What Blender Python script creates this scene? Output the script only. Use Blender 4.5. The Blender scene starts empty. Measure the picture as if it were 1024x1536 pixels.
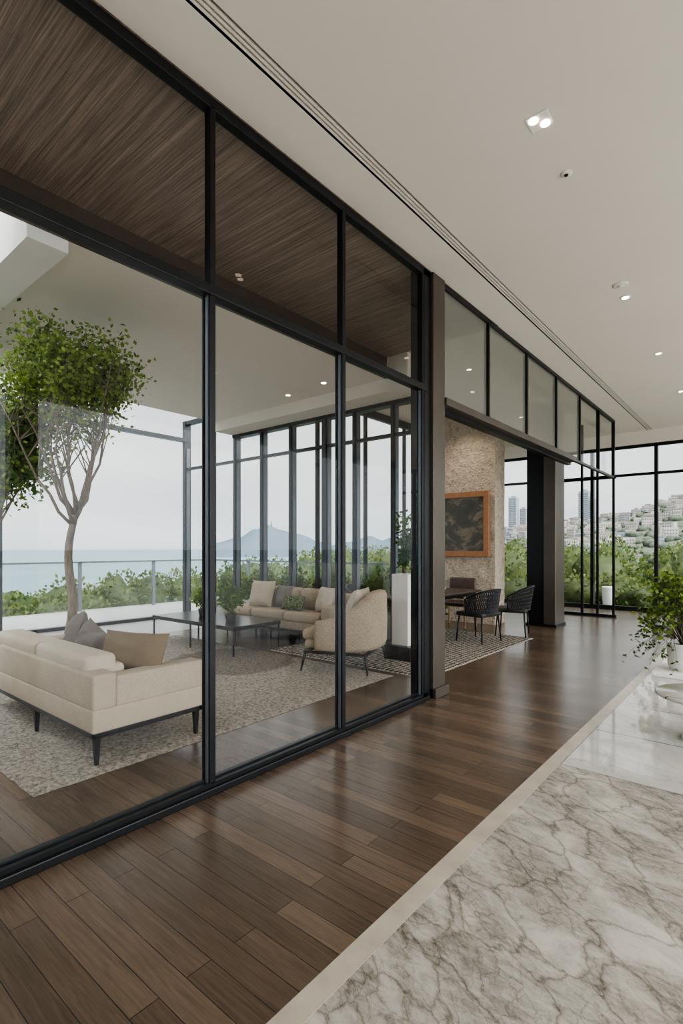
import bpy, bmesh, math, random
from mathutils import Vector, Matrix, noise
random.seed(7)
R=random.random
def U(a,b): return a+(b-a)*R()
scene=bpy.context.scene
scene.view_settings.view_transform='AgX'
scene.view_settings.look='AgX - Medium High Contrast'

# ---------------------------------------------------------------- materials
def mat(name):
    m=bpy.data.materials.new(name); m.use_nodes=True
    nt=m.node_tree; nt.nodes.clear()
    out=nt.nodes.new('ShaderNodeOutputMaterial')
    return m,nt,out
def N(nt,t,**kw):
    n=nt.nodes.new(t)
    for k,v in kw.items(): setattr(n,k,v)
    return n
def coords(nt,scale=(1,1,1),rot=(0,0,0)):
    tc=N(nt,'ShaderNodeTexCoord'); mp=N(nt,'ShaderNodeMapping')
    mp.inputs['Scale'].default_value=scale; mp.inputs['Rotation'].default_value=rot
    nt.links.new(tc.outputs['Object'],mp.inputs['Vector'])
    return mp.outputs['Vector']
def ramp(nt,fac,stops):
    r=N(nt,'ShaderNodeValToRGB')
    e=r.color_ramp.elements
    while len(e)<len(stops): e.new(0.5)
    for i,(p,c) in enumerate(stops):
        e[i].position=p; e[i].color=(*c,1)
    nt.links.new(fac,r.inputs['Fac']); return r.outputs['Color']
def noiset(nt,vec,scale,detail=4,rough=.55,dist=0):
    n=N(nt,'ShaderNodeTexNoise'); n.inputs['Scale'].default_value=scale
    n.inputs['Detail'].default_value=detail; n.inputs['Roughness'].default_value=rough
    n.inputs['Distortion'].default_value=dist
    nt.links.new(vec,n.inputs['Vector']); return n
def mixc(nt,fac,a,b,mode='MIX'):
    m=N(nt,'ShaderNodeMix',data_type='RGBA',blend_type=mode)
    for s,v in ((0,fac),(6,a),(7,b)):
        if isinstance(v,(int,float)): m.inputs[s].default_value=v
        elif isinstance(v,tuple): m.inputs[s].default_value=(*v,1)
        else: nt.links.new(v,m.inputs[s])
    return m.outputs[2]
def bump(nt,h,strength=.2,dist=.01):
    b=N(nt,'ShaderNodeBump'); b.inputs['Strength'].default_value=strength; b.inputs['Distance'].default_value=dist
    nt.links.new(h,b.inputs['Height']); return b.outputs['Normal']
def simple(name,col,rough=.5,metal=0,var=.12,nscale=8,bmp=0,bscale=60,spec=.5,emit=None,stretch=(1,1,1)):
    m,nt,out=mat(name); p=N(nt,'ShaderNodeBsdfPrincipled')
    v=coords(nt,stretch)
    n=noiset(nt,v,nscale)
    a=tuple(c*(1-var) for c in col); b=tuple(min(1,c*(1+var)) for c in col)
    nt.links.new(ramp(nt,n.outputs['Fac'],[(.3,a),(.7,b)]),p.inputs['Base Color'])
    p.inputs['Roughness'].default_value=rough; p.inputs['Metallic'].default_value=metal
    p.inputs['Specular IOR Level'].default_value=spec
    if bmp:
        n2=noiset(nt,v,bscale,6); nt.links.new(bump(nt,n2.outputs['Fac'],bmp),p.inputs['Normal'])
    if emit:
        p.inputs['Emission Color'].default_value=(*emit[0],1); p.inputs['Emission Strength'].default_value=emit[1]
    nt.links.new(p.outputs[0],out.inputs[0]); return m
def glass(name,tint=(.98,.988,.983),base=.022,amt=.75,frost=0,fcol=(.5,.52,.48)):
    m,nt,out=mat(name)
    lw=N(nt,'ShaderNodeLayerWeight'); lw.inputs['Blend'].default_value=.5
    pw=N(nt,'ShaderNodeMath',operation='POWER'); pw.inputs[1].default_value=4.8
    nt.links.new(lw.outputs['Facing'],pw.inputs[0])
    ma=N(nt,'ShaderNodeMath',operation='MULTIPLY_ADD'); ma.inputs[1].default_value=amt; ma.inputs[2].default_value=base
    nt.links.new(pw.outputs[0],ma.inputs[0])
    tr=N(nt,'ShaderNodeBsdfTransparent'); tr.inputs[0].default_value=(*tint,1)
    gl=N(nt,'ShaderNodeBsdfGlossy'); gl.inputs['Roughness'].default_value=.0
    mx=N(nt,'ShaderNodeMixShader')
    nt.links.new(ma.outputs[0],mx.inputs[0])
    src=tr.outputs[0]
    if frost:
        df=N(nt,'ShaderNodeBsdfTranslucent'); df.inputs[0].default_value=(*fcol,1)
        d2=N(nt,'ShaderNodeBsdfDiffuse'); d2.inputs[0].default_value=(*fcol,1)
        a=N(nt,'ShaderNodeMixShader'); a.inputs[0].default_value=.5
        nt.links.new(df.outputs[0],a.inputs[1]); nt.links.new(d2.outputs[0],a.inputs[2])
        c=N(nt,'ShaderNodeMixShader'); c.inputs[0].default_value=frost
        nt.links.new(tr.outputs[0],c.inputs[1]); nt.links.new(a.outputs[0],c.inputs[2]); src=c.outputs[0]
    nt.links.new(src,mx.inputs[1]); nt.links.new(gl.outputs[0],mx.inputs[2])
    nt.links.new(mx.outputs[0],out.inputs[0]); return m

def wood_floor():
    m,nt,out=mat('dark_oak_planks'); p=N(nt,'ShaderNodeBsdfPrincipled')
    v=coords(nt)
    br=N(nt,'ShaderNodeTexBrick'); br.offset=.37; br.squash=1
    br.inputs['Color1'].default_value=(.078,.056,.040,1); br.inputs['Color2'].default_value=(.148,.106,.075,1)
    br.inputs['Mortar'].default_value=(.014,.010,.007,1)
    br.inputs['Scale'].default_value=1; br.inputs['Mortar Size'].default_value=.0018
    br.inputs['Brick Width'].default_value=1.15; br.inputs['Row Height'].default_value=.105
    br.inputs['Bias'].default_value=-.3
    nt.links.new(v,br.inputs['Vector'])
    g=noiset(nt,coords(nt,(1.2,24,1)),3,8,.65,.6)
    g2=noiset(nt,v,.7,3)
    c=mixc(nt,.75,br.outputs['Color'],ramp(nt,g.outputs['Fac'],[(.25,(.5,.48,.46)),(.75,(1.5,1.48,1.45))]),'MULTIPLY')
    nt.links.new(c,p.inputs['Base Color'])
    r=N(nt,'ShaderNodeMapRange'); r.inputs[3].default_value=.18; r.inputs[4].default_value=.32
    nt.links.new(g2.outputs['Fac'],r.inputs[0]); nt.links.new(r.outputs[0],p.inputs['Roughness'])
    nt.links.new(bump(nt,br.outputs['Fac'],.25,-.002),p.inputs['Normal'])
    p.inputs['Specular IOR Level'].default_value=.7
    nt.links.new(p.outputs[0],out.inputs[0]); return m
def marble(name,light=False):
    m,nt,out=mat(name); p=N(nt,'ShaderNodeBsdfPrincipled')
    rz=math.radians(35)
    v0=coords(nt,(1,1,1),(0,0,rz))
    mp=N(nt,'ShaderNodeMapping'); mp.inputs['Scale'].default_value=(.8,1.6,1)
    nt.links.new(v0,mp.inputs['Vector']); v=mp.outputs['Vector']
    dn=noiset(nt,v,2.8,7,.6)
    sub=N(nt,'ShaderNodeVectorMath',operation='SUBTRACT'); sub.inputs[1].default_value=(.5,.5,.5)
    nt.links.new(dn.outputs['Color'],sub.inputs[0])
    sc=N(nt,'ShaderNodeVectorMath',operation='SCALE'); sc.inputs['Scale'].default_value=.32
    nt.links.new(sub.outputs[0],sc.inputs[0])
    ad=N(nt,'ShaderNodeVectorMath',operation='ADD'); nt.links.new(v,ad.inputs[0]); nt.links.new(sc.outputs[0],ad.inputs[1])
    def vor(s):
        vo=N(nt,'ShaderNodeTexVoronoi',feature='DISTANCE_TO_EDGE'); vo.inputs['Scale'].default_value=s
        nt.links.new(ad.outputs[0],vo.inputs['Vector']); return vo.outputs['Distance']
    a,b_,c_=vor(2.9),vor(8.5),vor(19)
    big=noiset(nt,v,2.3,5,.6,.8)
    fine=noiset(nt,coords(nt,(1,3.2,1),(0,0,rz)),7,9,.75,1.2)
    if light:
        base=ramp(nt,big.outputs['Fac'],[(.3,(.42,.41,.39)),(.7,(.54,.53,.51))])
        c=mixc(nt,.3,base,ramp(nt,a,[(0,(.35,.33,.31)),(.03,(1,1,1))]),'MULTIPLY')
        br=N(nt,'ShaderNodeTexBrick'); br.offset=0
        br.inputs['Color1'].default_value=(1,1,1,1); br.inputs['Color2'].default_value=(.94,.94,.94,1)
        br.inputs['Mortar'].default_value=(.18,.17,.16,1); br.inputs['Scale'].default_value=1
        br.inputs['Mortar Size'].default_value=.006; br.inputs['Brick Width'].default_value=.9; br.inputs['Row Height'].default_value=.9
        mp2=N(nt,'ShaderNodeMapping'); mp2.inputs['Location'].default_value=(1.14,-3.75,0)
        tc=N(nt,'ShaderNodeTexCoord'); nt.links.new(tc.outputs['Object'],mp2.inputs['Vector']); nt.links.new(mp2.outputs[0],br.inputs['Vector'])
        c=mixc(nt,1.0,c,br.outputs['Color'],'MULTIPLY'); rough=.06
    else:
        base=ramp(nt,big.outputs['Fac'],[(.32,(.31,.295,.265)),(.48,(.39,.37,.338)),(.64,(.49,.465,.425))])
        streak=ramp(nt,fine.outputs['Fac'],[(.38,(.62,.60,.575)),(.58,(1,1,1))])
        msk=ramp(nt,big.outputs['Fac'],[(.44,(1,1,1)),(.60,(.12,.12,.12))])
        c=mixc(nt,msk,base,mixc(nt,1.0,base,streak,'MULTIPLY'))
        c=mixc(nt,.75,c,ramp(nt,a,[(0,(.26,.24,.22)),(.010,(.6,.58,.56)),(.04,(.94,.93,.92)),(.08,(1,1,1))]),'MULTIPLY')
        v2=mixc(nt,.65,c,ramp(nt,b_,[(0,(.42,.40,.375)),(.022,(.8,.79,.77)),(.05,(1,1,1))]),'MULTIPLY')
        v2=mixc(nt,.45,v2,ramp(nt,c_,[(0,(.46,.44,.43)),(.06,(1,1,1))]),'MULTIPLY')
        c=mixc(nt,msk,c,v2); rough=.13
    nt.links.new(c,p.inputs['Base Color']); p.inputs['Roughness'].default_value=rough
    nt.links.new(p.outputs[0],out.inputs[0]); return m
def wood_soffit():
    m,nt,out=mat('walnut_soffit'); p=N(nt,'ShaderNodeBsdfPrincipled')
    v=coords(nt,(.28,14,14)); g=noiset(nt,v,3.2,8,.7,.15)
    v2=coords(nt,(.7,42,42)); g2=noiset(nt,v2,3,4,.7)
    c=ramp(nt,g.outputs['Fac'],[(.3,(.12,.088,.07)),(.52,(.24,.18,.142)),(.72,(.35,.272,.22))])
    c=mixc(nt,.75,c,ramp(nt,g2.outputs['Fac'],[(.38,(.42,.42,.42)),(.62,(1.25,1.25,1.25))]),'MULTIPLY')
    nt.links.new(c,p.inputs['Base Color']); p.inputs['Roughness'].default_value=.45
    nt.links.new(p.outputs[0],out.inputs[0]); return m
def stone_wall():
    m,nt,out=mat('rough_travertine'); p=N(nt,'ShaderNodeBsdfPrincipled'); v=coords(nt)
    a=noiset(nt,v,14,10,.75,.5)
    vo=N(nt,'ShaderNodeTexVoronoi'); vo.inputs['Scale'].default_value=24; nt.links.new(v,vo.inputs['Vector'])
    c=ramp(nt,a.outputs['Fac'],[(.34,(.26,.21,.155)),(.46,(.47,.395,.31)),(.68,(.62,.54,.44))])
    nt.links.new(c,p.inputs['Base Color']); p.inputs['Roughness'].default_value=.9
    s=N(nt,'ShaderNodeMath',operation='ADD'); nt.links.new(a.outputs['Fac'],s.inputs[0]); nt.links.new(vo.outputs['Distance'],s.inputs[1])
    nt.links.new(bump(nt,s.outputs[0],.6,.03),p.inputs['Normal'])
    nt.links.new(p.outputs[0],out.inputs[0]); return m
def fabric(name,col,scale=260,var=.12):
    m,nt,out=mat(name); p=N(nt,'ShaderNodeBsdfPrincipled'); v=coords(nt)
    n=noiset(nt,v,scale,2,.6); n2=noiset(nt,v,5,3)
    c=ramp(nt,n.outputs['Fac'],[(.35,tuple(x*(1-var*1.8) for x in col)),(.65,tuple(min(1,x*(1+var)) for x in col))])
    c=mixc(nt,.3,c,ramp(nt,n2.outputs['Fac'],[(.3,(.8,.8,.8)),(.7,(1.1,1.1,1.1))]),'MULTIPLY')
    nt.links.new(c,p.inputs['Base Color']); p.inputs['Roughness'].default_value=.92; p.inputs['Specular IOR Level'].default_value=.15
    nt.links.new(bump(nt,n.outputs['Fac'],.35,.004),p.inputs['Normal'])
    nt.links.new(p.outputs[0],out.inputs[0]); return m
def rug_mat(name,a,b,circle=None,scale=38,check=False):
    m,nt,out=mat(name); p=N(nt,'ShaderNodeBsdfPrincipled'); v=coords(nt)
    n=noiset(nt,v,scale,5,.7,.4)
    if check:
        ck=N(nt,'ShaderNodeTexVoronoi'); ck.inputs['Scale'].default_value=15; ck.inputs['Randomness'].default_value=.15
        nt.links.new(v,ck.inputs['Vector']); f=ck.outputs['Distance']
        c=ramp(nt,f,[(.36,b),(.52,a)])
    else:
        f=n.outputs['Fac']; c=ramp(nt,f,[(.35,a),(.6,b)])
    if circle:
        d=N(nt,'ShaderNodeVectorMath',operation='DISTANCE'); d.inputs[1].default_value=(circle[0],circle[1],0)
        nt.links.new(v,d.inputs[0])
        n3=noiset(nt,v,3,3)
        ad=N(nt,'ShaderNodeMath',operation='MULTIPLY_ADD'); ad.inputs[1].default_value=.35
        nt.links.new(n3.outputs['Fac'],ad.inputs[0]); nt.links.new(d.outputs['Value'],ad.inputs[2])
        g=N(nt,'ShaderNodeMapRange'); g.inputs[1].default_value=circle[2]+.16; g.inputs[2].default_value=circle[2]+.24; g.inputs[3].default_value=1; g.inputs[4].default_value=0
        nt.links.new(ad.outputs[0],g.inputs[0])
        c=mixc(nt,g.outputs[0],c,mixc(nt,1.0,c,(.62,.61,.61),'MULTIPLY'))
    nt.links.new(c,p.inputs['Base Color']); p.inputs['Roughness'].default_value=1; p.inputs['Specular IOR Level'].default_value=.05
    nt.links.new(bump(nt,n.outputs['Fac'],.9,.02),p.inputs['Normal'])
    nt.links.new(p.outputs[0],out.inputs[0]); return m
def leaf(name,dark,light,scale=6):
    m,nt,out=mat(name); v=coords(nt); n=noiset(nt,v,scale,5,.8)
    c=ramp(nt,n.outputs['Fac'],[(.32,dark),(.68,light)])
    d=N(nt,'ShaderNodeBsdfPrincipled'); d.inputs['Roughness'].default_value=.55; d.inputs['Specular IOR Level'].default_value=.3
    t=N(nt,'ShaderNodeBsdfTranslucent'); nt.links.new(c,d.inputs['Base Color']); nt.links.new(c,t.inputs[0])
    x=N(nt,'ShaderNodeMixShader'); x.inputs[0].default_value=.4
    nt.links.new(d.outputs[0],x.inputs[1]); nt.links.new(t.outputs[0],x.inputs[2]); nt.links.new(x.outputs[0],out.inputs[0]); return m
def artmat():
    m,nt,out=mat('abstract_canvas'); p=N(nt,'ShaderNodeBsdfPrincipled'); v=coords(nt,(1.2,1,1.8),(0,.6,0))
    n=noiset(nt,v,1.8,10,.7,.8)
    c=ramp(nt,n.outputs['Fac'],[(.3,(.04,.042,.036)),(.5,(.075,.07,.058)),(.60,(.20,.165,.12)),(.72,(.10,.09,.072))])
    nt.links.new(c,p.inputs['Base Color']); p.inputs['Roughness'].default_value=.4
    nt.links.new(p.outputs[0],out.inputs[0]); return m

M=dict(
 ceil=simple('ceiling_paint',(.72,.67,.595),.85,var=.015,nscale=1),
 white=simple('white_paint',(.76,.745,.71),.7,var=.03,nscale=2),
 floor=wood_floor(), marble=marble('veined_marble'), marble2=marble('pale_marble_tile',True),
 strip=simple('stone_border',(.40,.36,.30),.3,var=.15,nscale=6),
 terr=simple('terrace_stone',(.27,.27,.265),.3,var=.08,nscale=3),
 bounce=simple('pale_bounce_slab',(.50,.485,.46),.4,var=.08,nscale=3),  # pale stone for the added bounce ground, out of view
 soffit=wood_soffit(), stone=stone_wall(),
 black=simple('black_metal',(.016,.017,.019),.35,.6,var=.1),
 steel=simple('dark_aluminium',(.035,.039,.044),.35,.7,var=.1),
 grey=simple('grey_aluminium',(.13,.15,.17),.4,.6,var=.1),
 bronze=simple('bronze_metal',(.10,.084,.07),.38,.6,var=.08,nscale=3),
 linen=fabric('linen_upholstery',(.40,.34,.265)), linen2=fabric('beige_boucle',(.35,.285,.21),120,.2),
 pale=fabric('pale_linen',(.47,.41,.335)), taupe=fabric('taupe_velvet',(.17,.128,.08)),
 greyf=fabric('grey_cushion_fabric',(.15,.13,.12)), greenf=fabric('green_pattern_fabric',(.09,.12,.05),40,.5),
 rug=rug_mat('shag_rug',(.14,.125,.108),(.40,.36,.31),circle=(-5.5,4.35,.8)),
 rug2=rug_mat('woven_pattern_rug',(.06,.057,.053),(.42,.39,.35),check=True,scale=60),
 tableg=simple('smoked_glass_top',(.02,.02,.022),.22,var=.05,spec=.25),
 darkwood=simple('dark_wood',(.05,.034,.026),.35,var=.3,stretch=(1,14,14)),
 copper=simple('copper_wood_frame',(.34,.165,.08),.4,.1,var=.25,stretch=(12,12,2)),
 oak=simple('light_oak',(.36,.24,.13),.45,var=.2), leather=simple('brown_leather',(.07,.045,.035),.45,var=.2,bmp=.2),
 art=artmat(), cord=simple('black_cord',(.022,.022,.024),.6,var=.3),
 pot=simple('white_ceramic',(.68,.67,.64),.3,var=.03), potd=simple('dark_planter',(.05,.048,.045),.5,var=.15),
 soil=simple('soil',(.03,.02,.013),.95,var=.4,nscale=30,bmp=.6),
 bark=simple('tree_bark',(.155,.125,.095),.85,var=.35,nscale=14,bmp=.6,bscale=30,stretch=(2,2,.5)),
 leaf1=leaf('leaf_fresh',(.085,.15,.02),(.32,.43,.08)), leaf2=leaf('leaf_deep',(.03,.07,.015),(.12,.22,.04)),
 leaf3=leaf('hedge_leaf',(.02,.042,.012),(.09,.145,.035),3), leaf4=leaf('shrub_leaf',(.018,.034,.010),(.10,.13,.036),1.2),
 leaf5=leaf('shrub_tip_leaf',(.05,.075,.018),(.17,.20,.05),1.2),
 grass=simple('planted_ground',(.03,.045,.018),.95,var=.5,nscale=2,bmp=.5,bscale=8),
 sea=simple('sea_water',(.13,.175,.195),.7,var=.08,nscale=.01,spec=.08),
 hillf=simple('distant_hill',(.075,.10,.12),1,var=.08,nscale=.01,spec=0),  # distance haze painted into the blue-grey base colour
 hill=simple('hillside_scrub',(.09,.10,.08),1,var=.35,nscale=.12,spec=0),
 hilltree=simple('hillside_tree_crowns',(.075,.09,.068),1,var=.35,nscale=.2,spec=0),
 house=simple('house_render',(.26,.245,.225),.9,var=.4,nscale=.06,spec=.1), roof=simple('house_roof',(.16,.13,.115),.9,var=.3,nscale=.1,spec=.1),
 win=simple('house_window',(.06,.07,.08),.5,var=.1), tower=simple('tower_concrete',(.17,.19,.21),.8,var=.05),
 lens=simple('lamp_lens',(.9,.85,.75),.4,emit=((1,.84,.62),12)),
 glass=glass('clear_glass'), glassf=glass('smoky_transom_glass',(.75,.77,.73),.05,.8,.6,(.40,.40,.35)),
 rail=glass('railing_glass',(.88,.94,.93),.06,.6),
)

# ---------------------------------------------------------------- mesh builder
class B:
    def __init__(s): s.v=[];s.f=[];s.m=[];s.sm=[];s.mats=[]
    def mi(s,k):
        if k not in s.mats: s.mats.append(k)
        return s.mats.index(k)
    def add(s,vs,fs,k,smooth=False,T=None):
        o=len(s.v); i=s.mi(k)
        s.v+= [tuple(T@Vector(v)) for v in vs] if T is not None else [tuple(v) for v in vs]
        for f in fs: s.f.append(tuple(o+j for j in f)); s.m.append(i); s.sm.append(smooth)
    def bm(s,bm,k,smooth=False,T=None):
        bm.verts.index_update()
        s.add([v.co.copy() for v in bm.verts],[[v.index for v in f.verts] for f in bm.faces],k,smooth,T); bm.free()
    def box(s,x0,x1,y0,y1,z0,z1,k,bev=0,seg=2,T=None,smooth=None):
        bm=bmesh.new(); bmesh.ops.create_cube(bm,size=1)
        for v in bm.verts: v.co=Vector(((x0+x1)/2+v.co.x*(x1-x0),(y0+y1)/2+v.co.y*(y1-y0),(z0+z1)/2+v.co.z*(z1-z0)))
        if bev: bmesh.ops.bevel(bm,geom=bm.edges[:],offset=bev,segments=seg,affect='EDGES',profile=.5)
        s.bm(bm,k,(bev>.012) if smooth is None else smooth,T)
    def tube(s,pts,rad,k,n=8,T=None,smooth=True):
        pts=[Vector(p) for p in pts]
        if not hasattr(rad,'__len__'): rad=[rad]*len(pts)
        vs=[];fs=[]
        up=None
        for i,p in enumerate(pts):
            d=(pts[min(i+1,len(pts)-1)]-pts[max(i-1,0)]).normalized()
            if up is None:
                up=Vector((0,0,1)) if abs(d.z)<.9 else Vector((1,0,0))
            a=d.cross(up).normalized(); b=a.cross(d).normalized(); up=b
            for j in range(n):
                t=2*math.pi*j/n+math.pi/n; vs.append(p+(a*math.cos(t)+b*math.sin(t))*rad[i])
        for i in range(len(pts)-1):
            for j in range(n):
                fs.append((i*n+j,i*n+(j+1)%n,(i+1)*n+(j+1)%n,(i+1)*n+j))
        fs.append(tuple(range(n))[::-1]); fs.append(tuple((len(pts)-1)*n+j for j in range(n)))
        s.add(vs,fs,k,smooth,T)
    def lathe(s,c,prof,k,n=32,T=None):
        vs=[];fs=[]
        for r,z in prof:
            for j in range(n):
                t=2*math.pi*j/n; vs.append((c[0]+r*math.cos(t),c[1]+r*math.sin(t),c[2]+z))
        for i in range(len(prof)-1):
            for j in range(n): fs.append((i*n+j,i*n+(j+1)%n,(i+1)*n+(j+1)%n,(i+1)*n+j))
        fs.append(tuple(range(n))[::-1]); fs.append(tuple((len(prof)-1)*n+j for j in range(n)))
        s.add(vs,fs,k,True,T)
    def pillow(s,c,w,h,t,k,rx=0,rz=0,ry=0,n=14):
        vs=[];fs=[]
        T=Matrix.Translation(c)@Matrix.Rotation(rz,4,'Z')@Matrix.Rotation(rx,4,'X')@Matrix.Rotation(ry,4,'Y')
        for sgn in (1,-1):
            o=len(vs)
            for i in range(n+1):
                for j in range(n+1):
                    a=-1+2*i/n; b=-1+2*j/n
                    x=a*w/2*(1-.07*(1-b*b)); z=b*h/2*(1-.07*(1-a*a))
                    th=t/2*max(0,(1-a**4)*(1-b**4))**.55*(1+.2*noise.noise(Vector((a*1.9+c[0],b*1.9,c[1]))))
                    vs.append((x,sgn*th,z))
            for i in range(n):
                for j in range(n):
                    q=(o+i*(n+1)+j,o+(i+1)*(n+1)+j,o+(i+1)*(n+1)+j+1,o+i*(n+1)+j+1)
                    fs.append(q if sgn<0 else q[::-1])
        s.add(vs,fs,k,True,T)
    def shell(s,rx,ry,th,z0,zt,a0,a1,k,n=40,T=None,p=.75):
        # upholstered tub shell; back is at -Y, opens to +Y
        vs=[];fs=[];m=12
        for i in range(n+1):
            a=a0+(a1-a0)*i/n
            cx=math.sin(a); cy=-math.cos(a)
            X=rx*math.copysign(abs(cx)**p,cx); Y=ry*math.copysign(abs(cy)**p,cy)
            nrm=Vector((X/rx,Y/ry,0)).normalized(); top=zt(a); hh=(top-z0)/2; zc=(top+z0)/2
            for j in range(m):
                t=2*math.pi*j/m
                e=.45
                u=math.copysign(abs(math.cos(t))**e,math.cos(t))*th/2; w=math.copysign(abs(math.sin(t))**.3,math.sin(t))*hh
                q=Vector((X,Y,0))+nrm*u; vs.append((q.x,q.y,zc+w))
        for i in range(n):
            for j in range(m): fs.append((i*m+j,i*m+(j+1)%m,(i+1)*m+(j+1)%m,(i+1)*m+j))
        fs.append(tuple(range(m))[::-1]); fs.append(tuple(n*m+j for j in range(m)))
        s.add(vs,fs,k,True,T)
    def leafcard(s,p,size,k,d=None):
        d=d or Vector((U(-1,1),U(-1,1),U(-.8,.8))).normalized()
        a=d.cross(Vector((U(-1,1),U(-1,1),U(-1,1)))).normalized()
        l=size*U(.7,1.3); w=l*.32; p=Vector(p)
        s.add([p,p+d*l*.5+a*w,p+d*l,p+d*l*.5-a*w],[(0,1,2,3)],k)
    def blob(s,c,r,k,sub=2,amp=.25,seed=0):
        bm=bmesh.new(); bmesh.ops.create_icosphere(bm,subdivisions=sub,radius=1)
        for v in bm.verts:
            q=v.co.copy(); f=1+amp*noise.noise(q*2.2+Vector((seed,seed*1.7,0)))*1.6
            v.co=Vector((c[0]+q.x*r[0]*f,c[1]+q.y*r[1]*f,c[2]+q.z*r[2]*f))
        s.bm(bm,k,True)
    def leafblob(s,c,r,n,size,k,shell=.85,k2=None):
        for _ in range(n):
            d=Vector((random.gauss(0,1),random.gauss(0,1),random.gauss(0,1))).normalized()
            f=U(shell,1.08)*(1+.2*noise.noise(d*2.2+Vector((c[0],c[1],0)))); p=Vector((c[0]+d.x*r[0]*f,c[1]+d.y*r[1]*f,c[2]+d.z*r[2]*f))
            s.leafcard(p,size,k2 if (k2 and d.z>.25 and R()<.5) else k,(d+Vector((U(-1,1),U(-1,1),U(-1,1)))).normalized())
    def make(s,name,loc=(0,0,0),rz=0):
        me=bpy.data.meshes.new(name); me.from_pydata(s.v,[],s.f)
        for k in s.mats: me.materials.append(M[k])
        me.polygons.foreach_set('material_index',s.m); me.polygons.foreach_set('use_smooth',s.sm)
        me.update()
        ob=bpy.data.objects.new(name,me); ob.location=loc; ob.rotation_euler=(0,0,rz)
        scene.collection.objects.link(ob); return ob
def qbox(name,*a,**k):
    b=B(); b.box(*a,**k); return b.make(name)
def pane(b,axis,c,a0,a1,z0,z1,k='glass'):
    if axis=='X': b.add([(c,a0,z0),(c,a1,z0),(c,a1,z1),(c,a0,z1)],[(0,1,2,3)],k)
    else: b.add([(a0,c,z0),(a1,c,z0),(a1,c,z1),(a0,c,z1)],[(0,1,2,3)],k)

CZ=4.25; LZ=3.95; PX=-2.66
# ---------------------------------------------------------------- room shell
qbox('floor',-8.3,-1.23,-4,14,-.12,0,'floor')
qbox('floor_marble',-1.14,4,-4,3.75,-.12,0,'marble')
qbox('floor_tile',-1.14,4,3.75,14,-.12,0,'marble2')
qbox('trim_floor_border',-1.23,-1.14,-4,14,-.12,.001,'strip')
qbox('floor_terrace',-12.9,-8.3,-4,9.2,-.12,-.005,'terr')
qbox('floor_bounce_east',4.25,40,-30,40,-.3,-.02,'bounce')  # unseen bright ground, added to bounce daylight up to the ceiling
qbox('ceiling',PX+.04,-2.275,-4,14,CZ,CZ+.25,'ceil')
qbox('ceiling_corridor',-2.165,4,-4,14,CZ,CZ+.25,'ceil')
b=B()
b.box(-2.275,-2.165,-4,14,CZ+.05,CZ+.25,'black')
for x in (-2.2475,-2.22,-2.1925): b.box(x-.0055,x+.0055,-4,14,CZ-.001,CZ+.05,'ceil')
b.box(-2.275,-2.272,-4,14,CZ+.004,CZ+.05,'black'); b.box(-2.168,-2.165,-4,14,CZ+.004,CZ+.05,'black')
b.make('linear_air_diffuser')
qbox('ceiling_soffit_wood',-4.3,PX+.04,-4,6.2,CZ,CZ+.25,'soffit')
qbox('trim_soffit_fascia',-4.33,-4.3,-4,6.2,LZ,CZ+.25,'darkwood')
qbox('ceiling_living',-8.35,-4.33,1.8,6.2,LZ,CZ+.25,'ceil')
qbox('beam_skylight',-10.1,-4.33,1.5,1.8,LZ-.1,CZ+.25,'white')
qbox('beam_rear_bulkhead',-8.35,-3.95,6.2,6.75,3.76,CZ+.25,'ceil')
qbox('ceiling_dining',-6.2,PX+.04,6.75,14,CZ,CZ+.25,'ceil')
qbox('ceiling_dining_edge',-3.95,PX+.04,6.2,6.75,CZ,CZ+.25,'ceil')
qbox('wall_back',-8.3,4,-4.2,-4,0,CZ+.25,'white')
qbox('beam_window_header',-6.2,4,13.9,14.15,3.95,CZ,'ceil')
b=B()
for y in (-4,-.5,3,6.5,10,13.6): b.box(4,4.25,y,y+.4,0,CZ+.25,'white')
b.box(4,4.25,-4,14,4.0,CZ+.25,'white'); b.make('wall_right')

# ---------------------------------------------------------------- glass partition (near)
b=B()
Ym=[-1.84,-.58,.68,1.94,3.20,4.42]
b.box(PX-.055,PX+.055,-4,4.5,0,.045,'black',.006); b.box(PX+.0,PX+.03,-4,4.5,.045,.07,'black'); b.box(PX-.045,PX-.015,-4,4.5,.045,.08,'steel')
b.box(PX-.04,PX+.04,-4,4.5,3.04,3.10,'black',.005); b.box(PX-.055,PX-.0,-4,4.5,3.10,3.125,'steel')
b.box(PX-.04,PX+.03,-4,4.75,CZ-.07,CZ,'black',.005)
for y in Ym:
    b.box(PX-.03,PX+.03,y-.021,y+.021,.06,3.05,'black',.005)
    b.box(PX-.042,PX-.03,y-.03,y+.03,.06,3.05,'black')
    b.box(PX-.012,PX+.012,y-.027,y-.021,.06,3.04,'grey')
    b.box(PX-.03,PX+.03,y-.021,y+.021,3.1,CZ-.05,'black',.005)
for y0,y1 in zip(Ym,Ym[1:]):
    pane(b,'X',PX,y0+.021,y1-.021,.07,3.04); pane(b,'X',PX,y0+.021,y1-.021,3.10,CZ-.07)
b.make('window_1')
b=B()
b.box(PX-.12,PX+.03,4.42,4.56,0,CZ,'black',.006)
b.box(PX-.10,PX+.06,4.56,4.80,0,CZ,'bronze',.008)
b.box(PX-.13,PX+.09,4.56,4.83,0,.10,'bronze',.006)
b.make('column_bronze')
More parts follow.
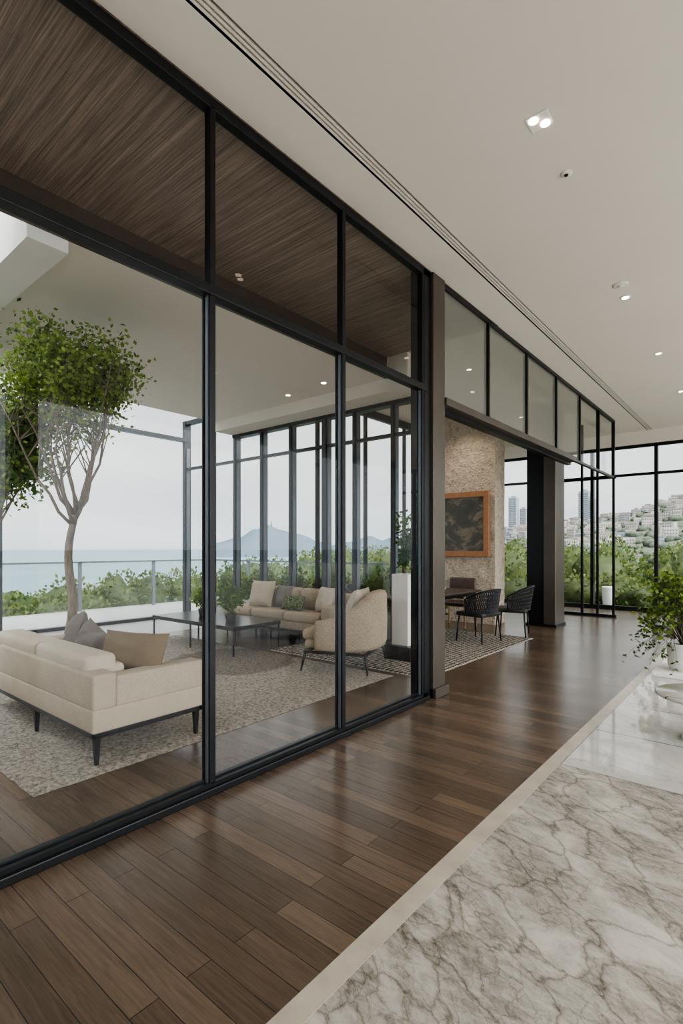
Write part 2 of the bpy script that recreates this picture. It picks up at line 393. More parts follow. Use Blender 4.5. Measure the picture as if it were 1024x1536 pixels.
# ---------------------------------------------------------------- transom run over opening
b=B()
Yt=[4.80,5.95,7.22,8.5,9.8,11.1,12.35]
b.box(PX-.08,PX+.08,4.8,9.4,2.97,3.05,'bronze',.005); b.box(PX-.1,PX-.02,4.8,9.4,2.93,2.97,'black')
b.box(PX-.03,PX+.03,9.4,12.35,3.0,3.04,'black'); b.box(PX-.03,PX+.03,4.8,12.35,CZ-.05,CZ,'black')
for y in Yt[1:]: b.box(PX-.03,PX+.03,y-.018,y+.018,3.04,CZ,'black')
for i,(y0,y1) in enumerate(zip(Yt,Yt[1:])): pane(b,'X',PX,y0+.02,y1-.02,3.05,CZ-.05,'glassf' if i<4 else 'glass')
b.make('window_2')
b=B()  # far folding glass screen
b.box(-4.4,PX+.05,12.35,12.45,0,.06,'black'); b.box(-4.4,PX+.05,12.37,12.43,3.0,3.05,'black')
for x in (PX,-2.98,-3.3,-3.72,-4.38): b.box(x-.022,x+.022,12.37,12.43,0,CZ if x>-3.5 else 3.05,'black')
for a,c in ((-2.98,PX),(-3.3,-2.98),(-3.72,-3.3),(-4.38,-3.72)): pane(b,'Y',12.4,a+.02,c-.02,.06,3.0)
b.make('door_glass_screen')
b=B()
b.box(-3.72,-3.38,10.15,10.6,0,CZ,'black',.01); b.box(-3.38,-3.16,10.1,10.65,0,CZ,'bronze',.01); b.box(-3.74,-3.14,10.08,10.67,0,.05,'black')
b.make('column_dark')

# ---------------------------------------------------------------- living rear glazing  Y=6.7
b=B()
Xm=[-10.04,-9.1,-8.3,-7.5,-6.72,-5.9,-5.25,-4.5,-3.97]
b.box(-10.1,-3.9,6.64,6.76,0,.08,'steel'); b.box(-8.35,-3.9,6.62,6.78,3.70,3.76,'steel'); b.box(-10.1,-3.9,6.66,6.74,3.22,3.27,'steel')
for x in Xm:
    w=.045 if x in(-5.9,-10.04) else .026
    b.box(x-w,x+w,6.62,6.78,0,3.76 if x>-8.4 else 4.3,'steel' if x!=-3.97 else 'black',.004)
    if x<-4.1: b.box(x+w,x+w+.02,6.66,6.74,.08,3.7,'grey')
for a,c in zip(Xm,Xm[1:]): pane(b,'Y',6.7,a+.03,c-.03,.08,3.68 if a>-8.4 else 4.25)
b.box(-10.1,-8.3,6.64,6.76,4.22,4.3,'steel')
b.make('window_3')
b=B() # sea side glazing X=-10.04
b.box(-10.1,-9.98,-4,6.7,3.84,3.92,'steel'); b.box(-10.1,-9.98,-4,6.7,0,.06,'steel')
for y in (3.05,-.6,-4): b.box(-10.09,-9.99,y-.04,y+.04,0,3.9,'steel')
pane(b,'X',-10.04,-.56,3.0,.06,3.84)
b.make('window_4')
# far glazing Y=14
b=B()
Xf=[-6.2,-4.84,-3.48,-2.1,-.74,.62,1.98,3.34,4]
b.box(-6.2,4,13.95,14.05,0,.1,'black'); b.box(-6.2,4,13.96,14.04,3.22,3.28,'black'); b.box(-6.2,4,13.96,14.04,3.88,3.95,'black')
for x in Xf: b.box(x-.035,x+.035,13.93,14.07,0,3.95,'black')
for a,c in zip(Xf,Xf[1:]): pane(b,'Y',14,a+.035,c-.035,.1,3.88)
b.make('window_5')
b=B()
for y in (6.8,8.2,9.6,11.0,12.5,13.95): b.box(-6.23,-6.17,y-.03,y+.03,0,CZ,'black')
b.box(-6.24,-6.16,6.75,14,0,.08,'black'); b.box(-6.24,-6.16,6.75,14,4.1,CZ,'black')
pane(b,'X',-6.2,6.8,14,.08,4.1); b.make('window_6')

# ---------------------------------------------------------------- stone wall + painting
bm=bmesh.new(); bmesh.ops.create_cube(bm,size=1)
for v in bm.verts: v.co=Vector((-5.05+v.co.x*1.76,9.93+v.co.y*.46,2.125+v.co.z*4.25))
bmesh.ops.subdivide_edges(bm,edges=bm.edges[:],cuts=40,use_grid_fill=True)
for v in bm.verts:
    if .02<v.co.z<4.23: v.co+=Vector((.0,-1,0) if v.co.y<9.8 else (0,0,0))*(.01+.02*noise.noise(v.co*7))
    if v.co.x>-4.18: v.co.x+=.015*noise.noise(v.co*7)
b=B(); b.bm(bm,'stone'); b.make('wall_stone')
b=B()
x0,x1,z0,z1,y=-5.5,-4.25,1.33,2.62,9.57
f=.11
b.box(x0,x1,y,y+.08,z1-f,z1,'copper',.006); b.box(x0,x1,y,y+.08,z0,z0+f,'copper',.006)
b.box(x0,x0+f,y,y+.08,z0+f,z1-f,'copper',.006); b.box(x1-f,x1,y,y+.08,z0+f,z1-f,'copper',.006)
b.box(x0+f,x1-f,y+.03,y+.06,z0+f,z1-f,'art'); b.make('framed_painting')

# ---------------------------------------------------------------- ceiling fixtures
def downlight(x,y,z,sq=False,p=45,ang=120):
    b=B()
    if sq:
        b.box(x-.07,x+.07,y-.07,y+.07,z-.006,z,'white',.003)
        for s in(-.033,.033): b.lathe((x+s*.8,y+s,z-.012),[(.03,0),(.03,.006)],'lens',16)
    else:
        b.lathe((x,y,z-.008),[(.052,0),(.055,.004),(.055,.008)],'white',24); b.lathe((x,y,z-.012),[(.035,0),(.036,.004)],'lens',20)
    b.make('recessed_downlight')
    l=bpy.data.lights.new('downlight_spot','SPOT'); l.energy=p; l.color=(1,.84,.66); l.spot_size=math.radians(ang); l.spot_blend=.8; l.shadow_soft_size=.05
    o=bpy.data.objects.new('downlight_spot',l); o.location=(x,y,z-.03); scene.collection.objects.link(o)
downlight(-1.16,3.39,CZ,True)
for y in (6.37,8.5,10.8,12.9): downlight(-1.25,y,CZ)
downlight(1.2,1.0,CZ); downlight(-1.2,-.8,CZ); downlight(1.4,5.0,CZ); downlight(1.4,9.0,CZ)
downlight(-5.97,5.85,LZ,p=30); downlight(-5.12,5.75,LZ,p=30); downlight(-3.6,7.4,CZ); downlight(-4.7,9.0,CZ,p=70)
for (x,y,r,nm) in ((-1.17,3.99,.04,'sprinkler_head'),(-1.23,6.04,.075,'smoke_detector')):
    b=B(); b.lathe((x,y,CZ-.012),[(r*.8,0),(r,.006),(r,.012)],'ceil',24)
    b.lathe((x,y,CZ-.018),[(r*.35,0),(r*.4,.008)],'black' if r<.06 else 'ceil',16); b.make(nm)

# ---------------------------------------------------------------- rugs
def rug(name,x0,x1,y0,y1,k,amp=.008):
    nx=70; ny=70; vs=[];fs=[]
    for i in range(nx+1):
        for j in range(ny+1):
            x=x0+(x1-x0)*i/nx; y=y0+(y1-y0)*j/ny
            edge=i in(0,nx) or j in(0,ny)
            vs.append((x+(.012*noise.noise(Vector((x*9,y*9,0))) if edge else 0),y+(.012*noise.noise(Vector((y*9,x*9,3))) if edge else 0),.002 if edge else .018+amp*noise.noise(Vector((x*30,y*30,0)))))
    for i in range(nx):
        for j in range(ny): fs.append((i*(ny+1)+j,(i+1)*(ny+1)+j,(i+1)*(ny+1)+j+1,i*(ny+1)+j+1))
    b=B(); b.add(vs,fs,k,False); b.make(name)
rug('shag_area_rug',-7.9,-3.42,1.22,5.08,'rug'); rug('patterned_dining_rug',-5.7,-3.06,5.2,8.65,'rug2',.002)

# ---------------------------------------------------------------- sofa (near)
b=B()
X0,X1,Y0,Y1=-5.68,-3.5,1.61,2.5
zf=.02
for a in (X0+.01,X1-.05):
    b.box(a,a+.04,Y0+.01,Y1-.01,.21,.245,'black',.004)
for a in (Y0+.01,Y1-.05): b.box(X0+.01,X1-.01,a,a+.04,.21,.245,'black',.004)
for x in (X0+.05,-4.58,X1-.05):
    for y in (Y0+.05,Y1-.05):
        b.tube([(x,y,.22),(x,y,zf)],[.03,.016],'black',4,smooth=False)
b.box(X0,X1,Y0,Y1,.245,.405,'linen',.015,3)
b.box(X0+.004,X1-.004,Y0+.003,Y0+.17,.395,.64,'linen',.02,3)
b.box(X1-.17,X1-.002,Y0+.165,Y1-.003,.395,.61,'linen',.02,3); b.box(X0+.002,X0+.17,Y0+.165,Y1-.003,.395,.61,'linen',.02,3)
w=(X1-X0-.34)/2
for i in range(2):
    a=X0+.17+w*i
    b.box(a+.005,a+w-.005,Y0+.2,Y1+.01,.40,.52,'pale',.04,4)
    b.box(a+.01,a+w-.01,Y0+.03,Y0+.27,.60,.74,'pale',.05,5)
    b.box(a+.01,a+w-.01,Y0+.17,Y0+.33,.50,.66,'pale',.04,4)
b.make('sofa')
b=B(); b.pillow((-3.88,2.10,.68),.62,.33,.19,'taupe',rx=-.35,rz=.35); b.make('throw_pillow')
b=B(); b.pillow((-4.55,2.08,.68),.38,.32,.16,'greyf',rx=-.3,rz=.1,ry=.35); b.make('throw_pillow')
b=B(); b.pillow((-4.95,2.12,.72),.38,.36,.15,'greyf',rx=-.3,rz=-.3,ry=-.3); b.make('throw_pillow')

# ---------------------------------------------------------------- far sofa
b=B()
X0,X1,Y0,Y1=-7.5,-5.0,5.72,6.5
for x in (X0+.08,-6.3,X1-.08):
    for y in (Y0+.06,Y1-.06): b.tube([(x,y,.2),(x,y,0)],[.022,.014],'black',6)
b.box(X0,X1,Y0,Y1,.19,.22,'black',.004)
b.box(X0,X1,Y0,Y1,.22,.36,'linen2',.03,3)
for i in range(3):
    a=X0+(X1-.18-X0)/3*i; c=X0+(X1-.18-X0)/3*(i+1); b.box(a+.005,c-.005,Y0-.02,Y1-.2,.35,.50,'linen2',.05,4)
b.box(X0+.65,X1-.005,Y1-.2,Y1-.005,.34,.78,'linen2',.06,4)
b.box(X1-.18,X1-.01,Y0+.005,Y1-.19,.34,.64,'linen2',.05,4)
for i in range(2):
    a=X0+.7+i*.8; b.box(a,a+.78,Y1-.38,Y1-.16,.48,.84,'linen2',.08,4)
b.make('sofa')
for p in (((-6.75,6.0,.72),.5,.46,.2,'linen',-.3,.15),((-6.35,6.12,.70),.4,.36,.16,'greyf',-.3,-.1),((-5.95,5.95,.62),.46,.26,.16,'greenf',-.4,0),((-5.35,6.05,.70),.42,.4,.17,'pale',-.3,-.3)):
    b=B(); b.pillow(p[0],p[1],p[2],p[3],p[4],rx=p[5],rz=p[6]); b.make('throw_pillow')

# ---------------------------------------------------------------- coffee table
b=B()
X0,X1,Y0,Y1=-7.7,-5.65,4.5,5.38; zt=.42
b.box(X0,X1,Y0,Y1,zt-.02,zt,'tableg',.004)
for a in (Y0,Y1-.03): b.box(X0,X1,a,a+.03,zt-.055,zt-.02,'black')
for a in (X0,X1-.03): b.box(a,a+.03,Y0,Y1,zt-.055,zt-.02,'black')
for x in (X0+.02,-6.68,X1-.02):
    for y in (Y0+.02,Y1-.02): b.tube([(x,y,zt-.03),(x,y,.015 if y<5.1 else 0)],.014,'black',6)
b.make('coffee_table')
def shrub(name,c,r,h,n,size,k,pr=.09,ph=.12,potk='potd'):
    b=B(); b.lathe(c,[(pr*.75,0),(pr,ph*.9),(pr,ph),(pr*.85,ph),(pr*.82,ph-.015)],potk,24)
    b.lathe((c[0],c[1],c[2]+ph-.02),[(pr*.8,0),(pr*.8,.006)],'soil',16)
    cc=Vector((c[0],c[1],c[2]+ph+h*.55))
    for i in range(12):
        t=U(0,6.28); e=cc+Vector((math.cos(t)*r*U(.2,.8),math.sin(t)*r*U(.2,.8),h*U(-.2,.4)))
        b.tube([(c[0],c[1],c[2]+ph-.02),tuple((Vector(c)+Vector((0,0,ph))+e)/2+Vector((U(-.02,.02),U(-.02,.02),.02))),tuple(e)],[.007,.005,.002],'bark',5)
    for _ in range(n):
        d=Vector((random.gauss(0,1),random.gauss(0,1),random.gauss(0,1))).normalized()*U(.35,1)
        p=cc+Vector((d.x*r,d.y*r,d.z*h*.5)); b.leafcard(p,size,k if R()<.7 else 'leaf2')
    b.make(name)
shrub('potted_shrub',(-6.95,4.95,.42),.21,.34,460,.06,'leaf1'); shrub('potted_shrub',(-6.15,4.85,.42),.23,.40,560,.06,'leaf2')

# ---------------------------------------------------------------- armchair
b=B()
zt=lambda a:.60+.33*max(0,math.cos(a*.85))**1.5
b.shell(.40,.38,.15,.26,zt,-1.9,1.9,'linen2',44)
b.box(-.33,.33,-.30,.36,.26,.36,'linen2',.04,3); b.box(-.31,.31,-.26,.40,.34,.48,'linen2',.06,4)
b.box(-.40,.40,.30,.33,.22,.25,'black'); b.box(-.38,.38,-.36,-.33,.22,.25,'black'); b.box(-.40,-.37,-.33,.30,.22,.25,'black'); b.box(.37,.40,-.33,.30,.22,.25,'black')
for sx in(-1,1):
    for y in(-.33,.32): b.tube([(sx*.37,y,.25),(sx*.41,y*1.12,.018)],[.018,.01],'black',6)
b.pillow((.0,-.14,.72),.46,.46,.18,'pale',rx=.3)
b.make('armchair',(-4.18,5.10,0),math.radians(112)).scale=(1.16,1.14,1.06)

# ---------------------------------------------------------------- pedestal with plant
b=B(); px,py=-3.83,5.95
b.box(px-.2,px+.2,py-.2,py+.2,0,.2,'black',.005); b.box(px-.13,px+.13,py-.13,py+.13,.2,1.15,'pot',.01)
for _ in range(16):
    t=U(0,6.28); r=U(.02,.13); h=U(.35,.8); e=Vector((px+math.cos(t)*r,py+math.sin(t)*r,1.15+h)); b.tube([(px,py,1.13),tuple(e)],[.007,.002],'bark',5)
    for j in range(26):
        f=U(.25,1.05); p=Vector((px,py,1.15)).lerp(e,f); b.leafcard(p+Vector((U(-.03,.03),U(-.03,.03),U(-.02,.02))),.075,'leaf2' if R()<.6 else 'leaf3')
b.make('plant_on_pedestal')

# ---------------------------------------------------------------- indoor trees
def tree(name,base,fork,canopy,rad,nb,ntw,nleaf,lsize,k1,k2,tr=.05,zmax=3.9,z0=0,spread=.09,zb=0):
    b=B(); base=Vector(base); fork=Vector(fork); cc=Vector(canopy)
    b.lathe((base.x,base.y,z0),[(.16,0),(.20,.32),(.20,.34),(.18,.34),(.18,.30)],'potd',28); b.lathe((base.x,base.y,z0+.29),[(.18,0),(.18,.008)],'soil',20)
    pts=[];n=14
    for i in range(n+1):
        f=i/n; p=base.lerp(fork,f)+Vector((.07*math.sin(f*5),.05*math.sin(f*4+1),0))*math.sin(f*math.pi); p.z=.28+(fork.z-.28)*f; pts.append(p)
    b.tube(pts,[tr*(1.25-.5*i/n) for i in range(n+1)],'bark',10)
    ends=[]
    for i in range(nb):
        t=2*math.pi*i/nb+U(-.3,.3)
        e=cc+Vector((math.cos(t)*rad[0]*U(.45,.9),math.sin(t)*rad[1]*U(.45,.9),rad[2]*U(-.6,.15)))
        st=pts[-1] if i%2 else pts[-2]
        q=[st]
        for j in range(1,8):
            f=j/7; p=st.lerp(e,f)
            p.x=st.x+(e.x-st.x)*(f**.8); p.y=st.y+(e.y-st.y)*(f**.8); p.z=st.z+(e.z-st.z)*(f**1.1); p+=Vector((U(-1,1),U(-1,1),U(-.5,.5)))*.03; q.append(p)
        b.tube(q,[tr*.42*(1-.11*f) for f in range(8)],'bark',7)
        for _ in range(ntw):
            s0=q[random.choice((3,4,5,6,7,7))]
            d=Vector((random.gauss(0,1),random.gauss(0,1),random.gauss(0,.9))).normalized()*(U(.15,1.0)**.5)
            e2=cc+Vector((d.x*rad[0],d.y*rad[1],d.z*rad[2])); e2=e2.lerp(s0,.12); e2.z=min(max(e2.z,s0.z-.12),zmax-.03-U(0,.25))
            md=s0.lerp(e2,.5)+Vector((U(-.06,.06),U(-.06,.06),U(-.03,.05)))
            b.tube([s0,md,e2],[tr*.16,tr*.1,.003],'bark',5); ends.append((md,e2))
    for md,e2 in ends:
        m=int(nleaf/len(ends)*(1.25 if e2.z>cc.z-.1 else .75))
        for _ in range(m):
            p=md.lerp(e2,U(.25,1.15))+Vector((random.gauss(0,spread),random.gauss(0,spread),random.gauss(0,spread*.8)))
            if p.z<zmax: b.leafcard(p,lsize,k1 if R()<.82 else k2,Vector((U(-1,1),U(-1,1),U(-1,.3))).normalized())
    b.make(name)
tree('indoor_tree',(-5.95,2.42,.02),(-5.70,2.44,1.85),(-5.52,2.30,3.28),(.74,.76,.66),12,10,8200,.05,'leaf1','leaf3',.045,3.93,.02,.085)
tree('indoor_tree',(-7.75,2.25,0),(-7.65,2.25,1.8),(-7.36,2.22,2.85),(.72,.7,.9),10,10,8000,.075,'leaf2','leaf1',.04,3.9,0,.12)

# ---------------------------------------------------------------- dining set
b=B(); X0,X1,Y0,Y1=-5.1,-4.02,6.5,8.75
b.box(X0,X1,Y0,Y1,.72,.755,'darkwood',.008)
for a in (X0+.08,X1-.1): b.box(a,a+.02,Y0+.08,Y1-.08,.66,.72,'black')
for x in (X0+.09,X1-.09):
    for y in (Y0+.1,Y1-.1): b.tube([(x,y,.72),(x+(.03 if x>-4.5 else -.03),y,.012 if y<8.6 else 0)],[.026,.016],'black',6)
b.make('dining_table')
def dchair(loc,rz):
    b=B(); A=1.75; rx,ry=.29,.27; z0,z1=.47,.86
    P=lambda a,z:(rx*(1+.12*(z-z0)/.33)*math.sin(a),-ry*(1+.2*(z-z0)/.33)*math.cos(a),z)
    top=lambda a:z1-.17*(abs(a)/A)**2
    n=26
    b.tube([P(-A+2*A*i/n,top(-A+2*A*i/n)) for i in range(n+1)],.013,'black',8)
    b.tube([P(-A+2*A*i/n,z0) for i in range(n+1)],.012,'black',8)
    for s in (-1,1): b.tube([P(s*A,z0),P(s*A,top(A))],.013,'black',8)
    m=34
    for i in range(m):
        a=-A+2*A*(i+.5)/m
        for s in(-1,1):
            a2=max(-A,min(A,a+s*.30)); am=(a+a2)/2
            b.tube([P(a,z0),P(am,(z0+top(am))/2),P(a2,top(a2))],.0075,'cord',4,smooth=False)
    for k in range(1,6):
        b.tube([P(-A+2*A*i/n,z0+(top(-A+2*A*i/n)-z0)*k/6) for i in range(n+1)],.008,'cord',4)
    b.box(-.26,.26,-.24,.27,.42,.49,'cord',.03,3)
    for s in(-1,1):
        for y in(-.2,.22): b.tube([(s*.22,y,.44),(s*.26,y*1.15,.016)],[.015,.011],'black',6)
    b.make('dining_chair',loc,rz)
dchair((-3.62,7.8,0),math.radians(80)); dchair((-3.42,8.7,0),math.radians(104)); dchair((-5.38,7.9,0),math.radians(-90)); dchair((-5.38,7.1,0),math.radians(-90))
b=B()
for s in(-1,1):
    b.tube([(s*.29,-.24,.0),(s*.29,-.27,.62)],.018,'oak',8); b.tube([(s*.29,.24,.0),(s*.29,.24,.62)],.018,'oak',8)
    b.box(s*.29-.03,s*.29+.03,-.28,.28,.62,.65,'oak',.008)
b.box(-.28,.28,-.24,.26,.40,.48,'leather',.03,3); b.box(-.28,.28,-.31,-.23,.5,.92,'leather',.035,3)
b.make('armchair_oak',(-4.7,9.12,0),math.pi)
b=B(); b.lathe((-4.45,7.9,.755),[(.06,0),(.16,.05),(.17,.06),(.15,.055),(.05,.012)],'pot',28); b.make('serving_bowl')

# ---------------------------------------------------------------- right foreground: low table + planter
b=B(); b.lathe((-.40,4.9,0),[(.16,0),(.16,.02),(.05,.05),(.045,.30),(.10,.335)],'pot',32); b.lathe((-.40,4.9,.335),[(.33,0),(.345,.01),(.345,.022),(.335,.03)],'marble2',48); b.make('side_table')
b=B(); c=(-.80,7.3,0)
b.box(c[0]-.3,c[0]+.3,c[1]-.3,c[1]+.3,0,.06,'white',.01)
b.lathe((c[0],c[1],.06),[(.15,0),(.18,.05),(.19,.30),(.19,.32),(.17,.32),(.165,.28)],'pot',32); b.lathe((c[0],c[1],.34),[(.17,0),(.17,.005)],'soil',20)
cc=Vector((c[0]-.04,c[1],.90))
for i in range(72):
    t=U(0,6.28); r=U(.15,.52); hz=U(-.40,.34)
    e=cc+Vector((math.cos(t)*r,math.sin(t)*r,hz)); s0=Vector((c[0]+U(-.05,.05),c[1]+U(-.05,.05),.34)); md=s0.lerp(e,.55)+Vector((0,0,.22))
    b.tube([s0,md,e],[.006,.004,.0015],'bark',4)
    for j in range(24):
        f=U(.3,1); p=md.lerp(e,f) if f>.4 else s0.lerp(md,f+.5); b.leafcard(p+Vector((U(-.05,.05),U(-.05,.05),U(-.04,.04))),.065,'leaf3' if R()<.4 else 'leaf1')
for i in range(26):
    t=U(2.0,4.9); l=U(.25,.6); s0=Vector((c[0]-.1,c[1]+U(-.1,.1),.42)); e=s0+Vector((math.cos(t)*l,math.sin(t)*l,U(-.34,.05)))
    m1=s0.lerp(e,.35)+Vector((U(-.05,.05),U(-.05,.05),.14)); m2=s0.lerp(e,.7)+Vector((U(-.05,.05),U(-.05,.05),.10))
    b.tube([s0,m1,m2,e],[.004,.0035,.0025,.001],'bark',4)
    for j in range(5): b.leafcard(m2.lerp(e,R()),.05,'leaf3')
b.make('potted_plant')

# ---------------------------------------------------------------- outside: railing, hedges, ground, sea
b=B(); RX=-12.6
for y in [(-4+1.9*i) for i in range(8)]: b.box(RX-.03,RX+.03,y-.035,y+.035,-.1,1.16,'grey')
for x in (-12.6,-10.8,-9.0,-7.2): b.box(x-.035,x+.035,9.07,9.13,-.1,1.16,'grey')
b.box(RX-.03,RX+.03,-4,9.1,1.14,1.18,'grey'); b.box(RX,-6.3,9.07,9.13,1.14,1.18,'grey')
pane(b,'X',RX,-4,9.1,0,1.14,'rail'); pane(b,'Y',9.1,RX,-6.3,0,1.14,'rail'); b.make('balcony_railing')
b=B(); b.box(-9.6,-4.25,7.0,7.75,-.0,.42,'terr',.01)
for i in range(20):
    x=-9.45+i*.27; h=U(.2,.34)+(.16 if i%4==0 else 0); c=(x,7.38+U(-.08,.08),.46+h*.45); r=(.23,.30,h)
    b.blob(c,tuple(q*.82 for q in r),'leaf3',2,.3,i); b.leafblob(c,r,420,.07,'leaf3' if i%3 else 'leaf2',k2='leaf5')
b.make('planter_hedge')
b=B()
def gz(x): return -.35-max(0,(-x-13.5))*.18
k=0
for x,step in ((-14.2,1.0),(-15.4,1.2),(-17.2,1.5),(-20,2.2)):
    y=-3
    while y<22:
        h=U(.2,.7)+max(0,(y-3))*.04; c=(x+U(-.3,.3),y,gz(x)+h*.5); r=(step*.75,step*.7,h+.12)
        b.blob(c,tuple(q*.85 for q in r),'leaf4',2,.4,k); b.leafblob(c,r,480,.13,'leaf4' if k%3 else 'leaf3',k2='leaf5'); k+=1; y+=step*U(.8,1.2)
b.make('garden_hedge')
b=B()
for i in range(78):
    x=U(-16,6); y=U(15.5,32); h=U(.7,1.6)+(y-15)*.03
    if i<20: x=-10+i*.8; y=U(15.3,17); h=U(.6,.95)
    c=(x,y,-.3+h*.45); r=(U(.6,1.3),U(.8,1.3),h*.75)
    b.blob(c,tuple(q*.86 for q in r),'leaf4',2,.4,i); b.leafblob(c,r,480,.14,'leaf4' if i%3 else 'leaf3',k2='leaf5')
b.make('garden_shrubs')
# terrain
vs=[];fs=[];nx=60;ny=60
for i in range(nx+1):
    for j in range(ny+1):
        x=-12.95-130*(i/nx)**1.6; y=-40+200*j/ny; vs.append((x,y,-.3-max(0,-x-13)*.30+.4*noise.noise(Vector((x*.1,y*.1,0)))*min(1,(-x-12.95)/8)))
for i in range(nx):
    for j in range(ny): fs.append((i*(ny+1)+j,i*(ny+1)+j+1,(i+1)*(ny+1)+j+1,(i+1)*(ny+1)+j))
b=B(); b.add(vs,fs,'grass',True)
b.add([(-12.95,9.2,-.3),(-6.3,9.2,-.3),(-6.3,14.2,-.3),(60,14.2,-.3),(80,120,-6),(-40,120,-8),(-12.95,30,-1.5)],[(0,1,2,6),(2,3,4,5,6)],'grass')
b.make('garden_ground')
b=B(); b.add([(-14000,-9000,-40),(9000,-9000,-40),(9000,14000,-40),(-14000,14000,-40)],[(0,1,2,3)],'sea'); b.make('sea')
def island(name,cx,cy,L,W,H,seed,prof):
    vs=[];fs=[];nx=60;ny=16
    ang=math.atan2(cy,cx)+math.pi/2
    for i in range(nx+1):
        for j in range(ny+1):
            a=-1+2*i/nx; c=-1+2*j/ny
            h=prof(a)*(1-c*c)*H*(1+.10*noise.noise(Vector((a*5+seed,c*2,seed))))
            x=a*L; y=c*W; vs.append((cx-x*math.cos(ang)+y*math.sin(ang),cy-x*math.sin(ang)-y*math.cos(ang),-42+h))
    for i in range(nx):
        for j in range(ny): fs.append((i*(ny+1)+j,(i+1)*(ny+1)+j,(i+1)*(ny+1)+j+1,i*(ny+1)+j+1))
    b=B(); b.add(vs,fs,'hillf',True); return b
def lerpp(pts):
    def f(a):
        for (x0,y0),(x1,y1) in zip(pts,pts[1:]):
            if x0<=a<=x1:
                t=(a-x0)/(x1-x0); t=t*t*(3-2*t); return y0+(y1-y0)*t
        return 0
    return f
def dirp(u,d): return ((.769*u-.639)*d,(.639*u+.769)*d)
D=2600
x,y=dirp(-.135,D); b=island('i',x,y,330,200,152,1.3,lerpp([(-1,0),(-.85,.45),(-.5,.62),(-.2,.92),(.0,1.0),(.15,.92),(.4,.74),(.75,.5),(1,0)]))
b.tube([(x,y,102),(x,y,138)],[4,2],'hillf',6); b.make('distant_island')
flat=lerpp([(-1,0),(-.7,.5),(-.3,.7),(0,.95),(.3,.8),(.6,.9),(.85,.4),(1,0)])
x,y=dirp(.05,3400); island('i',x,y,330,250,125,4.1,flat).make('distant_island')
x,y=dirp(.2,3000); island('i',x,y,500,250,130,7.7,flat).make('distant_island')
# hillside town
def ridge(q):
    pts=[(-.62,2),(-.5,7),(-.40,12),(-.3,16),(-.2,19),(-.1,29),(.05,36),(.6,42)]
    for (a,ha),(c,hc) in zip(pts,pts[1:]):
        if a<=q<=c: return ha+(hc-ha)*(q-a)/(c-a)
    return pts[0][1] if q<pts[0][0] else pts[-1][1]
S=2.8
def hz(q,y):
    t=max(0,min(1,(y/S-90)/260)); t=t*t*(3-2*t)
    return (-9+(ridge(q)+9)*t+3.0*noise.noise(Vector((q*14,y/S*.02,1)))*t)*S
vs=[];fs=[];nx=70;ny=40
for i in range(nx+1):
    for j in range(ny+1):
        q=-.62+1.2*i/nx; y=(80+360*j/ny)*S; vs.append((q*y,y,hz(q,y)))
for i in range(nx):
    for j in range(ny): fs.append((i*(ny+1)+j,(i+1)*(ny+1)+j,(i+1)*(ny+1)+j+1,i*(ny+1)+j+1))
b=B(); b.add(vs,fs,'hill',True); b.make('hillside')
b=B(); bt=B()
for i in range(560):
    q=U(-.5,.25); y=U(190,345)*S; x=q*y; z=hz(q,y); w=U(4,13); d=U(4,8); h=U(4,11)
    T=Matrix.Translation((x,y,z-1))@Matrix.Rotation(U(-.4,.4),4,'Z')
    b.box(-w/2,w/2,-d/2,d/2,0,h,'house' if R()<.75 else 'tower',T=T)
    if R()<.4: b.add([(-w/2-.3,-d/2-.3,h),(w/2+.3,-d/2-.3,h),(w/2+.3,d/2+.3,h),(-w/2-.3,d/2+.3,h),(-w/2,0,h+1.4),(w/2,0,h+1.4)],[(0,1,5,4),(2,3,4,5),(1,2,5),(3,0,4)],'roof',T=T)
    for fl in range(int(h//2.8)):
        for s in range(int(w//2.2)): b.box(-w/2+.5+s*2.2,-w/2+1.7+s*2.2,-d/2-.05,-d/2,.8+fl*2.8+.5,.8+fl*2.8+1.8,'win',T=T)
b.make('hillside_houses')
for i in range(1300):
    q=U(-.55,.3); y=U(100,345)*S; r=U(2.5,6.5); bt.blob((q*y,y,hz(q,y)+r*.2),(r*1.2,r,r*.7),'hilltree',1,.35,i)
bt.make('hillside_trees')
for q,y,w,top in ((-.392,330,5,33),(-.372,335,4,26),(-.262,300,5,31),(-.25,300,4,27)):
    y*=S; w*=S; top*=S
    b=B(); x=q*y; z=hz(q,y)-2; b.box(x-w/2,x+w/2,y-w/2,y+w/2,z,top,'tower'); b.box(x-w/4,x+w/4,y-w/4,y+w/4,top,top+3,'tower')
    zz=z+3
    while zz<top-2.5: b.box(x-w/2+.5,x+w/2-.5,y-w/2-.1,y-w/2,zz,zz+1.5,'win'); zz+=3.2
    b.make('apartment_tower')
b=B(); b.lathe((-3.3,14.8,-.3),[(.10,0),(.14,.5),(.15,.75),(.15,.8),(.12,.8)],'pot',24); b.make('garden_pot')

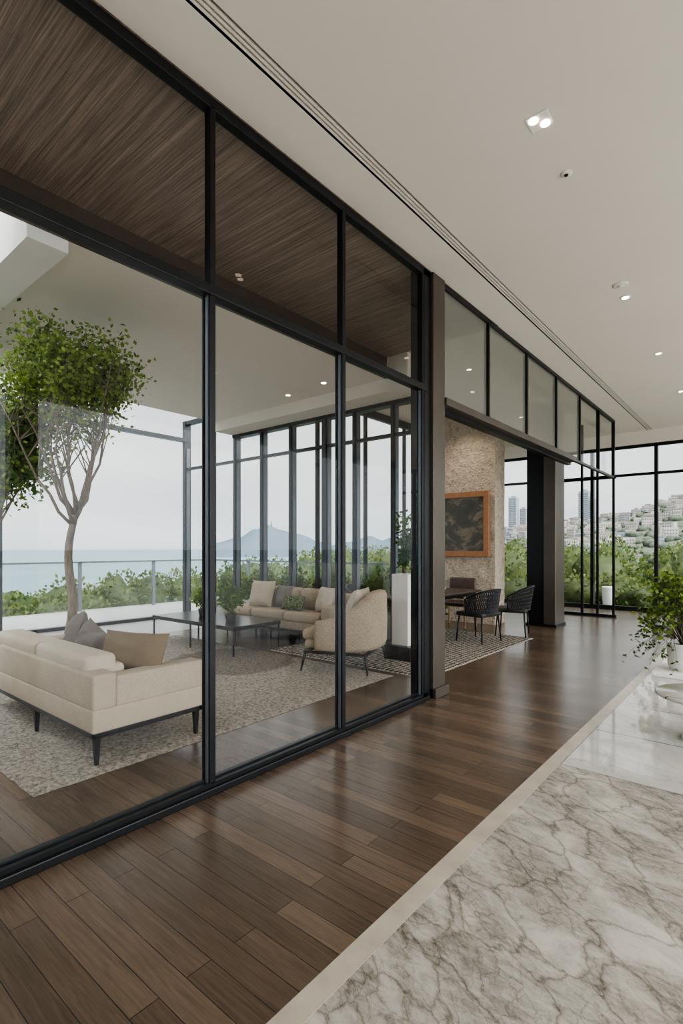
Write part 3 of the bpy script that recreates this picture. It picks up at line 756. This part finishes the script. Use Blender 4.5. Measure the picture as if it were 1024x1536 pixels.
# ---------------------------------------------------------------- world + sun
w=bpy.data.worlds.new('overcast'); scene.world=w; w.use_nodes=True; nt=w.node_tree; nt.nodes.clear()
o=N(nt,'ShaderNodeOutputWorld'); bg=N(nt,'ShaderNodeBackground'); tc=N(nt,'ShaderNodeTexCoord')
sx=N(nt,'ShaderNodeSeparateXYZ'); nt.links.new(tc.outputs['Generated'],sx.inputs[0])
mp=N(nt,'ShaderNodeMapping'); mp.inputs['Scale'].default_value=(1,1,3.5); nt.links.new(tc.outputs['Generated'],mp.inputs[0])
n=noiset(nt,mp.outputs[0],2.2,5,.55,.3)
g=ramp(nt,sx.outputs['Z'],[(0,(.80,.87,.91)),(.10,(.90,.925,.94)),(.45,(.96,.96,.955)),(1,(.86,.90,.95))])
c=mixc(nt,.8,g,ramp(nt,n.outputs['Fac'],[(.35,(.78,.81,.84)),(.6,(1.06,1.06,1.05))]),'MULTIPLY')
dt=N(nt,'ShaderNodeVectorMath',operation='DOT_PRODUCT'); dt.inputs[1].default_value=Vector((.75,-.35,.5)).normalized()  # broad sky glow behind and right of view, added to light the interior
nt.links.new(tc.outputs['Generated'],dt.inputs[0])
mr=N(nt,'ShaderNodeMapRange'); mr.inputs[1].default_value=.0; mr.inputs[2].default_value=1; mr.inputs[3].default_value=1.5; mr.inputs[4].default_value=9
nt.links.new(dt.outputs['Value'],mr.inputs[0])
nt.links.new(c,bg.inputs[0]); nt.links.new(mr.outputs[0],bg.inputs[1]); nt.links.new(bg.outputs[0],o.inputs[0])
s=bpy.data.lights.new('sun','SUN'); s.energy=4.8; s.angle=math.radians(20); s.color=(1,.95,.87)
so=bpy.data.objects.new('sun',s)
so.rotation_euler=Vector((.5,-.12,.86)).to_track_quat('Z','Y').to_euler(); scene.collection.objects.link(so)

# ---------------------------------------------------------------- camera
cd=bpy.data.cameras.new('camera'); cam=bpy.data.objects.new('camera',cd); scene.collection.objects.link(cam)
cam.location=(0,0,1.5); cam.rotation_euler=(math.pi/2,0,math.radians(39.72))
cd.sensor_width=36; cd.lens=780/1536*36; cd.shift_y=54/1536; cd.clip_end=30000; cd.clip_start=.05
scene.camera=cam
